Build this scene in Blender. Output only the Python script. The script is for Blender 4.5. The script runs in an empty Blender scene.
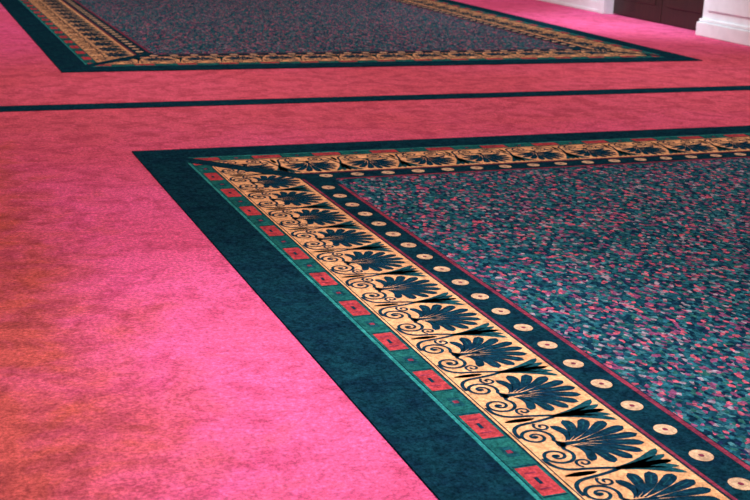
import bpy, math, random
from mathutils import Matrix, Vector
random.seed(3)
scene = bpy.context.scene
scene.view_settings.view_transform = 'Standard'
scene.view_settings.look = 'None'

def lin(c):
    r=[]
    for v in c:
        v=v/255.0
        r.append(v/12.92 if v<=0.04045 else ((v+0.055)/1.055)**2.4)
    return tuple(r)+(1.0,)

# ---------------------------------------------------------------- materials
def base_mat(name, rough=0.95):
    m=bpy.data.materials.new(name); m.use_nodes=True
    nt=m.node_tree; b=nt.nodes['Principled BSDF']
    b.inputs['Roughness'].default_value=rough
    b.inputs['Specular IOR Level'].default_value=0.0 if rough>0.8 else 0.4
    return m,nt,b
def N(nt,t,**k):
    n=nt.nodes.new(t)
    for a,v in k.items(): setattr(n,a,v)
    return n
def noise(nt,co,scale,detail=4,rough=0.6,dist=0.0):
    n=N(nt,'ShaderNodeTexNoise')
    n.inputs['Scale'].default_value=scale; n.inputs['Detail'].default_value=detail
    n.inputs['Roughness'].default_value=rough; n.inputs['Distortion'].default_value=dist
    nt.links.new(co,n.inputs['Vector']); return n
def maprange(nt,src,a,b,c,d):
    n=N(nt,'ShaderNodeMapRange')
    for i,v in zip(('From Min','From Max','To Min','To Max'),(a,b,c,d)): n.inputs[i].default_value=v
    nt.links.new(src,n.inputs['Value']); return n.outputs[0]
def mixc(nt,fac,a,b,mode='MIX'):
    n=N(nt,'ShaderNodeMix',data_type='RGBA',blend_type=mode)
    if isinstance(fac,(int,float)): n.inputs[0].default_value=fac
    else: nt.links.new(fac,n.inputs[0])
    for s,i in ((a,6),(b,7)):
        if isinstance(s,tuple): n.inputs[i].default_value=s
        else: nt.links.new(s,n.inputs[i])
    return n.outputs[2]
def pile(nt,b,col,co,amt=0.35,tint=None):
    """wool pile: tuft-to-tuft brightness variation + bump"""
    n1=noise(nt,co,75,3,0.8)
    v=maprange(nt,n1.outputs['Fac'],0.36,0.64,1-amt,1+amt)
    n3=noise(nt,co,32,3,0.7)
    v3=maprange(nt,n3.outputs['Fac'],0.36,0.64,1-amt*0.45,1+amt*0.45)
    mu=N(nt,'ShaderNodeMath',operation='MULTIPLY'); nt.links.new(v,mu.inputs[0]); nt.links.new(v3,mu.inputs[1])
    comb=N(nt,'ShaderNodeCombineXYZ')
    for i in range(3): nt.links.new(mu.outputs[0],comb.inputs[i])
    c=mixc(nt,1.0,col,comb.outputs[0],'MULTIPLY')
    nt.links.new(c,b.inputs['Base Color'])
    bp=N(nt,'ShaderNodeBump'); bp.inputs['Strength'].default_value=0.25; bp.inputs['Distance'].default_value=0.004
    n2=noise(nt,co,260,2)
    nt.links.new(n2.outputs['Fac'],bp.inputs['Height']); nt.links.new(bp.outputs[0],b.inputs['Normal'])
def yarn(name,c,c2=None,amt=0.35):
    m,nt,b=base_mat(name)
    tc=N(nt,'ShaderNodeTexCoord').outputs['Object']
    c=lin(c); c2=lin(c2) if c2 else tuple(x*0.7 for x in c[:3])+(1,)
    n=noise(nt,tc,9,5,0.65)
    f=maprange(nt,n.outputs['Fac'],0.35,0.65,0,1)
    pile(nt,b,mixc(nt,f,c,c2),tc,amt)
    return m
def plain(name,c,rough=0.5):
    m,nt,b=base_mat(name,rough)
    tc=N(nt,'ShaderNodeTexCoord').outputs['Object']
    n=noise(nt,tc,6,4)
    f=maprange(nt,n.outputs['Fac'],0.3,0.7,0,1)
    c=lin(c)
    nt.links.new(mixc(nt,f,c,tuple(x*0.88 for x in c[:3])+(1,)),b.inputs['Base Color'])
    return m

M_navy = yarn('navy_wool',(16,54,66),(12,38,54),0.5)
M_teal = yarn('teal_wool',(52,142,138),(34,114,114),0.4)
M_green= yarn('green_wool',(34,102,96),(22,76,80),0.4)
M_tan  = yarn('tan_wool',(234,180,130),(212,156,110),0.35)
M_red  = yarn('red_wool',(184,68,74),(150,54,62),0.4)
M_wine = yarn('wine_wool',(140,56,76),(104,44,66))
M_ink  = yarn('ink_wool',(16,46,66),(16,54,70),0.5)
M_leaf = yarn('leaf_wool',(26,80,88),(20,64,76),0.45)
M_dot  = yarn('cream_wool',(214,182,146),(190,158,128),0.3)

# speckled field
m,nt,b=base_mat('speckled_field_wool'); M_field=m
tc=N(nt,'ShaderNodeTexCoord').outputs['Object']
mp=N(nt,'ShaderNodeMapping'); mp.inputs['Scale'].default_value=(1,0.7,1)
nt.links.new(tc,mp.inputs['Vector'])
v=N(nt,'ShaderNodeTexVoronoi'); v.inputs['Scale'].default_value=60
nt.links.new(mp.outputs[0],v.inputs['Vector'])
s=N(nt,'ShaderNodeSeparateColor'); nt.links.new(v.outputs['Color'],s.inputs[0])
r=N(nt,'ShaderNodeValToRGB'); r.color_ramp.interpolation='CONSTANT'
stops=[(0,(26,72,88)),(0.24,(38,98,112)),(0.42,(16,44,64)),(0.59,(66,120,130)),(0.66,(128,70,106)),(0.78,(42,96,92)),(0.85,(150,136,150)),(0.895,(30,44,78)),(0.93,(190,90,110))]
els=r.color_ramp.elements
els[0].position=0; els[0].color=lin(stops[0][1]); els[1].position=stops[1][0]; els[1].color=lin(stops[1][1])
for p,c in stops[2:]:
    e=els.new(p); e.color=lin(c)
nt.links.new(s.outputs[0],r.inputs['Fac'])
fg=noise(nt,tc,11,3,0.6,1.2)
fc=mixc(nt,maprange(nt,fg.outputs['Fac'],0.50,0.58,0,0.4),r.outputs['Color'],lin((18,54,72)))
pile(nt,b,fc,tc,0.5)

# rose broadloom floor, browner left of the rugs and in the gap between them
m,nt,b=base_mat('rose_broadloom_carpet'); M_floor=m
tc=N(nt,'ShaderNodeTexCoord').outputs['Object']
big=noise(nt,tc,0.8,3,0.5,0.3)
mid=noise(nt,tc,6.0,4,0.58,0.4)
fine=noise(nt,tc,18,3,0.6,0.3)
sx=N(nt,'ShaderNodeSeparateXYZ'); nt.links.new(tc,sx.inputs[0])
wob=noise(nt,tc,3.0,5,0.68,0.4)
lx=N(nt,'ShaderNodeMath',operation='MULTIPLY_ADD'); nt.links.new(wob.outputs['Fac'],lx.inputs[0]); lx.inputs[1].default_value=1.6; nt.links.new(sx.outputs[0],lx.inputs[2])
brown_left=maprange(nt,lx.outputs[0],1.05,1.75,0.9,0.0)
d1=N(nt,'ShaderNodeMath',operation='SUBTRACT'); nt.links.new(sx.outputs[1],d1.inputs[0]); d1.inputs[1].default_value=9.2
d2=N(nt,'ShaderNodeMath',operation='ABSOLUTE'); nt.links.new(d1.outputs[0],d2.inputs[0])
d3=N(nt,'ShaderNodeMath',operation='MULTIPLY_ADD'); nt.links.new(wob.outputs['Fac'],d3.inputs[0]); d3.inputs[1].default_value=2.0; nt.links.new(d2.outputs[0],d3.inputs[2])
brown_gap=maprange(nt,d3.outputs[0],2.2,4.4,0.55,0.0)
mx=N(nt,'ShaderNodeMath',operation='MAXIMUM'); nt.links.new(brown_left,mx.inputs[0]); nt.links.new(brown_gap,mx.inputs[1])
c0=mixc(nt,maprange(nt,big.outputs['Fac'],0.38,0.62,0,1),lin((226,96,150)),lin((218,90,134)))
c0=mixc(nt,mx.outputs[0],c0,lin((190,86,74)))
ad=N(nt,'ShaderNodeMath',operation='MULTIPLY_ADD'); nt.links.new(fine.outputs['Fac'],ad.inputs[0]); ad.inputs[1].default_value=0.45; nt.links.new(mid.outputs['Fac'],ad.inputs[2])
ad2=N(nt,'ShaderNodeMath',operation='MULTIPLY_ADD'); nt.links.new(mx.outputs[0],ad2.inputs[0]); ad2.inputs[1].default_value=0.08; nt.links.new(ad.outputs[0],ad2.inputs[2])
blot=maprange(nt,ad2.outputs[0],0.70,0.90,0,0.72)
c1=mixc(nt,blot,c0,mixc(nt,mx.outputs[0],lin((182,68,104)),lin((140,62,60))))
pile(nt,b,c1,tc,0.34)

M_white=plain('painted_trim',(236,242,250),0.5)
M_wall=plain('painted_wall',(226,232,242),0.85)
M_ceil=plain('ceiling_paint',(225,218,210),0.9)
M_brass=plain('brass',(190,150,80),0.3)
m,nt,b=base_mat('dark_wood',0.4); M_wood=m
tc=N(nt,'ShaderNodeTexCoord').outputs['Object']
mp=N(nt,'ShaderNodeMapping'); mp.inputs['Scale'].default_value=(8,8,0.8); nt.links.new(tc,mp.inputs['Vector'])
n=noise(nt,mp.outputs[0],4,5,0.6,1.0)
nt.links.new(mixc(nt,maprange(nt,n.outputs['Fac'],0.3,0.7,0,1),lin((54,32,28)),lin((30,20,20))),b.inputs['Base Color'])
m,nt,b=base_mat('fill_panel_glow',0.4); M_fill=m  # glowing face of the added ceiling fill panels
b.inputs['Emission Color'].default_value=(1,0.85,0.7,1); b.inputs['Emission Strength'].default_value=1.5

# ---------------------------------------------------------------- mesh builder
class MB:
    def __init__(s): s.v=[];s.f=[];s.m=[];s.mats=[]
    def mi(s,mat):
        if mat not in s.mats: s.mats.append(mat)
        return s.mats.index(mat)
    def poly(s,pts,mat):
        k=len(s.v); s.v+=[tuple(p) for p in pts]; s.f.append(tuple(range(k,k+len(pts)))); s.m.append(s.mi(mat))
    def box(s,a,b,mat):
        x0,y0,z0=a;x1,y1,z1=b;k=len(s.v);i=s.mi(mat)
        s.v+=[(x0,y0,z0),(x1,y0,z0),(x1,y1,z0),(x0,y1,z0),(x0,y0,z1),(x1,y0,z1),(x1,y1,z1),(x0,y1,z1)]
        for f in((0,3,2,1),(4,5,6,7),(0,1,5,4),(1,2,6,5),(2,3,7,6),(3,0,4,7)):
            s.f.append(tuple(k+j for j in f)); s.m.append(i)
    def build(s,name,bevel=0):
        me=bpy.data.meshes.new(name); me.from_pydata(s.v,[],s.f)
        for mt in s.mats: me.materials.append(mt)
        me.polygons.foreach_set('material_index',s.m); me.update()
        o=bpy.data.objects.new(name,me); scene.collection.objects.link(o)
        if bevel:
            md=o.modifiers.new('bevel','BEVEL'); md.width=bevel; md.segments=2
        return o

def clip(pts,fn):
    out=[]
    for i in range(len(pts)):
        p,q=pts[i],pts[(i+1)%len(pts)]; a,b_=fn(p),fn(q)
        if a>=0: out.append(p)
        if (a>=0)!=(b_>=0):
            t=a/(a-b_); out.append((p[0]+(q[0]-p[0])*t,p[1]+(q[1]-p[1])*t))
    return out

P=0.376
def club(w,base=0.2,pk=0.72):
    """half-width profile of a rounded, club-shaped lobe"""
    def f(t):
        if t<pk: return w*(base+(1-base)*math.sin(math.pi/2*t/pk)**1.3)
        return w*math.sqrt(max(0.0,1-((t-pk)/(1-pk))**2))+0.0002
    return f
def bez(p0,p1,p2,n=12):
    return [((1-t)**2*p0[0]+2*t*(1-t)*p1[0]+t*t*p2[0],(1-t)**2*p0[1]+2*t*(1-t)*p1[1]+t*t*p2[1]) for t in [i/n for i in range(n+1)]]
def motif_parts():
    """one repeat of the border, u centred on the palmette axis, d = distance from rug edge"""
    parts=[]  # (pts, mat, layer)
    def ribbon(path,wfn,mat,layer):
        n=len(path); L=[];R=[]
        for i,(x,y) in enumerate(path):
            a=path[max(i-1,0)];c=path[min(i+1,n-1)]
            dx,dy=c[0]-a[0],c[1]-a[1];l=math.hypot(dx,dy) or 1
            w=wfn(i/(n-1)); L.append((x-dy/l*w,y+dx/l*w)); R.append((x+dy/l*w,y-dx/l*w))
        for i in range(n-1): parts.append(([L[i],L[i+1],R[i+1],R[i]],mat,layer))
    def disc(x,y,rx,ry,mat,layer,n=20):
        parts.append(([(x+rx*math.cos(2*math.pi*i/n),y+ry*math.sin(2*math.pi*i/n)) for i in range(n)],mat,layer))
    # ---- palmette: eleven rounded lobes
    for j in range(-5,6):
        a=math.radians(j*23.5)
        tx,ty=0.154*math.sin(a),0.590+0.164*math.cos(a)
        if abs(j)==5: tx*=0.92; ty+=0.004
        b0=(0.018*math.sin(a),0.512+0.011*(5-abs(j)))
        ctl=(tx*0.52,b0[1]+ (ty-b0[1])*0.5+0.040*abs(j)/5+0.010)
        ribbon(bez(b0,ctl,(tx,ty)),club(0.0198 if abs(j)<5 else 0.0160,0.12,0.78),M_ink,3)
        if abs(j)<5: ribbon(bez(b0,ctl,(tx,ty))[6:11],lambda t:0.0022,M_leaf,4)
    ribbon([(0,0.482),(0,0.50),(0,0.53),(0,0.58)],lambda t:0.016*(1-0.6*t),M_ink,3)
    disc(0,0.488,0.022,0.015,M_ink,3)
    for sg in (-1,1):
        cx,cy=sg*0.066,0.436
        path=[(sg*0.006,0.486)]
        for i in range(40):
            t=i/39; th=t*3.6*math.pi; rr=0.050*(1-t)+0.006
            path.append((cx - sg*rr*math.cos(th+0.9), cy + rr*math.sin(th+0.9)))
        ribbon(path,lambda t:0.0066*(1-0.25*t),M_ink,3)
        disc(cx,cy,0.010,0.010,M_ink,3,12)
        path=bez((sg*0.070,0.388),(sg*0.150,0.380),(sg*0.160,0.450),10)+bez((sg*0.160,0.450),(sg*0.168,0.520),(sg*0.186,0.570),8)[1:]
        ribbon(path,lambda t:0.0070,M_ink,3)
        path=[]
        for i in range(20):
            t=i/19; th=t*2.6*math.pi; rr=0.024*(1-t)+0.004
            path.append((sg*0.150-sg*rr*math.cos(th-2.6)-sg*0.022, 0.492+rr*math.sin(th-2.6)))
        ribbon(path,lambda t:0.0050,M_ink,3)
        for q,(tx,ty,w) in enumerate([(0.0,0.752,0.013),(0.040,0.752,0.014),(0.082,0.750,0.015)]):
            tp=(sg*(P/2-tx),ty)
            ribbon(bez((sg*(P/2-0.004),0.560),(sg*(P/2-tx*0.15),0.560+(ty-0.56)*0.62),tp),club(w,0.3,0.66),M_leaf,3)
        ribbon(bez((sg*P/2,0.395),(sg*P/2,0.44),(sg*P/2,0.50)),club(0.012,0.3,0.5),M_leaf,3)
    # ---- guard stripe blocks (half phase)
    for sg in (-1,1):
        x0,x1=sorted((sg*P/2,sg*P/2-sg*0.085))
        parts.append(([(x0,0.277),(x1,0.277),(x1,0.35),(x0,0.35)],M_red,2))
        x0,x1=sorted((sg*P/2,sg*P/2-sg*0.020))
        parts.append(([(x0,0.303),(x1,0.303),(x1,0.316),(x0,0.316)],M_ink,3))
        x0,x1=sorted((sg*P/2-sg*0.044,sg*P/2-sg*0.052))
        parts.append(([(x0,0.290),(x1,0.290),(x1,0.326),(x0,0.326)],M_wine,3))
        x0,x1=sorted((sg*P/2-sg*0.090,sg*P/2-sg*0.096))
        parts.append(([(x0,0.275),(x1,0.275),(x1,0.352),(x0,0.352)],M_ink,3))
    parts.append(([(-0.034,0.294),(0.034,0.294),(0.034,0.334),(-0.034,0.334)],M_leaf,2))
    parts.append(([(-0.010,0.305),(0.010,0.305),(0.010,0.323),(-0.010,0.323)],M_wine,3))
    for x in (-P/2,0):
        disc(x,0.855,0.038,0.036,M_dot,2,24); disc(x,0.855,0.010,0.009,M_wine,3,12)
    return parts
PARTS=motif_parts()
STRIPS=[(0.25,0.264,M_teal),(0.268,0.358,M_green),(0.366,0.374,M_tan),(0.379,0.765,M_tan),(0.774,0.787,M_wine),(0.930,0.950,M_wine)]

def make_rug(name,x0,x1,y0,y1,gx=0.13,gy=0.03):
    mb=MB(); T=0.008
    mb.box((x0,y0,0.0),(x1,y1,T),M_navy)
    lay=[T+0.0006,T+0.0010,T+0.0014,T+0.0018,T+0.0022]
    B=0.955
    mb.poly([(x0+B,y0+B,lay[0]),(x1-B,y0+B,lay[0]),(x1-B,y1-B,lay[0]),(x0+B,y1-B,lay[0])],M_field)
    W=x1-x0;H=y1-y0
    sides=[(H,lambda u,d:(x0+d,y1-u),gx),(W,lambda u,d:(x0+u,y1-d),gy),
           (H,lambda u,d:(x1-d,y1-u),gx),(W,lambda u,d:(x0+u,y0+d),gy)]
    for L,mp,g in sides:
        def emit(pts,mat,layer):
            pts=clip(pts,lambda p:p[0]-p[1]-g)
            if len(pts)<3: return
            pts=clip(pts,lambda p:L-p[0]-p[1]-g)
            if len(pts)<3: return
            q=[mp(*p)+(lay[layer],) for p in pts]
            a=sum(q[i][0]*q[(i+1)%len(q)][1]-q[(i+1)%len(q)][0]*q[i][1] for i in range(len(q)))
            if a<0: q.reverse()
            mb.poly(q,mat)
        for d0,d1,mt in STRIPS: emit([(0,d0),(L,d0),(L,d1),(0,d1)],mt,1)
        n=int(L/P)+2
        for k in range(n):
            c=0.181+P*k
            for pts,mt,ly in PARTS: emit([(u+c,d) for u,d in pts],mt,ly)
    return mb.build(name)

SX0,SX1=1.30,7.61
make_rug('area_rug',SX0,SX1,-1.0,7.23)
make_rug('area_rug',SX0,SX1,10.36,19.0)
# ---------------------------------------------------------------- room
XL,XR,YF,YB,HT=-5.0,9.10,-2.6,21.6,3.2
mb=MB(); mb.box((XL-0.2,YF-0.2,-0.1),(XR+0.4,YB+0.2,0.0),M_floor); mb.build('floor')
mb=MB(); mb.box((XL,8.67,0.0),(XR-0.05,8.88,0.004),M_navy); mb.build('carpet_stripe')
mb=MB(); mb.box((XL-0.2,YF-0.2,HT),(XR+0.4,YB+0.2,HT+0.1),M_ceil); mb.build('ceiling')
mb=MB(); mb.box((XL-0.2,YF-0.2,0),(XL,YB+0.2,HT),M_wall); mb.build('wall_left')
mb=MB(); mb.box((XL,YB,0),(XR,YB+0.2,HT),M_wall); mb.build('wall_back')
mb=MB(); mb.box((XL,YF-0.2,0),(XR,YF,HT),M_wall); mb.build('wall_front')
D0,D1,DH=12.36,14.65,2.25
mb=MB()
mb.box((XR,YF-0.2,0),(XR+0.4,D0,HT),M_wall); mb.box((XR,D1,0),(XR+0.4,YB+0.2,HT),M_wall); mb.box((XR,D0,DH),(XR+0.4,D1,HT),M_wall)
mb.build('wall_right')
def bb(name,x0,x1,y0,y1):
    mb=MB(); mb.box((x0,y0,0),(x1,y1,0.13),M_white)
    mb.build(name,0.006)
bb('baseboard_left',XL,XL+0.02,YF,YB); bb('baseboard_back',XL+.03,XR-.03,YB-0.02,YB)
mb=MB()
for a,c in ((YF,11.1),(D1+0.15,YB-.03)):
    mb.box((XR-0.02,a,0),(XR,c,0.15),M_white); mb.box((XR-0.03,a,0),(XR,c,0.04),M_white)
mb.build('baseboard_right',0.005)
# pilaster
mb=MB()
mb.box((XR-0.10,11.25,0.0),(XR,D0,HT),M_white)
mb.box((XR-0.16,11.2,0.0),(XR,D0+0.02,0.16),M_white)
mb.box((XR-0.135,11.22,0.16),(XR,D0+0.01,0.20),M_white)
mb.box((XR-0.12,11.35,0.3),(XR-0.10,D0-0.1,2.9),M_white)
mb.build('pilaster',0.008)
# door casing
mb=MB()
mb.box((XR-0.05,D1,0),(XR,D1+0.14,DH+0.14),M_white); mb.box((XR-0.05,D0,DH),(XR,D1,DH+0.14),M_white)
mb.build('trim_1',0.006)
# double door
e=bpy.data.objects.new('double_door',None); scene.collection.objects.link(e)
mid_=(D0+D1)/2
for i,(a,c) in enumerate(((D0+.01,mid_-.004),(mid_+.004,D1-.01))):
    mb=MB(); X=XR+0.10
    mb.box((X,a,0.01),(X+0.05,c,DH-.01),M_wood)
    for z0,z1 in ((0.22,0.95),(1.1,2.1)):
        mb.box((X-0.012,a+0.14,z0),(X,c-0.14,z1),M_wood)
    o=mb.build('leaf_%d'%(i+1),0.006); o.parent=e
    mb=MB(); yy=c-0.07 if i==0 else a+0.07
    mb.box((X-0.06,yy-.012,0.95),(X-0.04,yy+.012,1.2),M_brass); mb.box((X-0.05,yy-.01,0.96),(X,yy+.01,0.98),M_brass); mb.box((X-0.05,yy-.01,1.17),(X,yy+.01,1.19),M_brass)
    o=mb.build('handle_%d'%(i+1),0.003); o.parent=e

# ---------------------------------------------------------------- lights
def fill_panel(x,y,power,col):  # unseen panel added on the ceiling as ambient fill light
    mb=MB(); s=0.6
    mb.box((x-s-.05,y-s-.05,HT-.05),(x+s+.05,y-s,HT),M_white); mb.box((x-s-.05,y+s,HT-.05),(x+s+.05,y+s+.05,HT),M_white)
    mb.box((x-s-.05,y-s,HT-.05),(x-s,y+s,HT),M_white); mb.box((x+s,y-s,HT-.05),(x+s+.05,y+s,HT),M_white)
    mb.box((x-s,y-s,HT-.02),(x+s,y+s,HT-.01),M_fill)
    mb.build('ceiling_fill')
    l=bpy.data.lights.new('ceiling_fill_lamp','AREA'); l.size=1.15; l.energy=power; l.color=col
    o=bpy.data.objects.new('ceiling_fill_lamp',l); o.location=(x,y,HT-0.06); scene.collection.objects.link(o)
for x in (-2.5,2.1,6.7):
    for y in (0.5,5.0,9.5,14.0,18.5):
        pw=47
        if x<0: pw=28
        if y>12: pw=34
        if x==6.7 and y>8: pw=52
        fill_panel(x,y,pw,(0.96,0.86,0.80))
def spot(x,y,z,e,deg,col,tgt=None):
    l=bpy.data.lights.new('spot_light','SPOT'); l.energy=e; l.color=col; l.spot_size=math.radians(deg); l.spot_blend=1.0; l.shadow_soft_size=0.1
    o=bpy.data.objects.new('spot_light',l); o.location=(x,y,z); scene.collection.objects.link(o)
    if tgt: o.rotation_euler=(Vector(tgt)-Vector((x,y,z))).to_track_quat('-Z','Y').to_euler()
spot(1.5,3.4,3.1,390,74,(0.92,0.92,0.98))
spot(7.3,13.2,3.1,520,80,(0.80,0.97,1.0),(9.1,13.4,0.5))   # unseen spot added to brighten the right wall
w=bpy.data.worlds.new('world'); scene.world=w; w.use_nodes=True
w.node_tree.nodes['Background'].inputs[0].default_value=(0.5,0.4,0.4,1); w.node_tree.nodes['Background'].inputs[1].default_value=0.3

# ---------------------------------------------------------------- camera
cam=bpy.data.cameras.new('camera'); cam.sensor_width=36; cam.lens=1230/750*36; cam.clip_start=0.05
cam.dof.use_dof=True; cam.dof.focus_distance=4.6; cam.dof.aperture_fstop=6.5
co=bpy.data.objects.new('camera',cam); scene.collection.objects.link(co)
back=Vector((-.3555,-.8898,.2863)).normalized(); right=Vector((.9320,-.3603,.0371)); right=(right-back*right.dot(back)).normalized(); up=back.cross(right)
mt=Matrix((right,up,back)).transposed().to_4x4(); mt.translation=(0,0,1.6)
co.matrix_world=mt
scene.camera=co
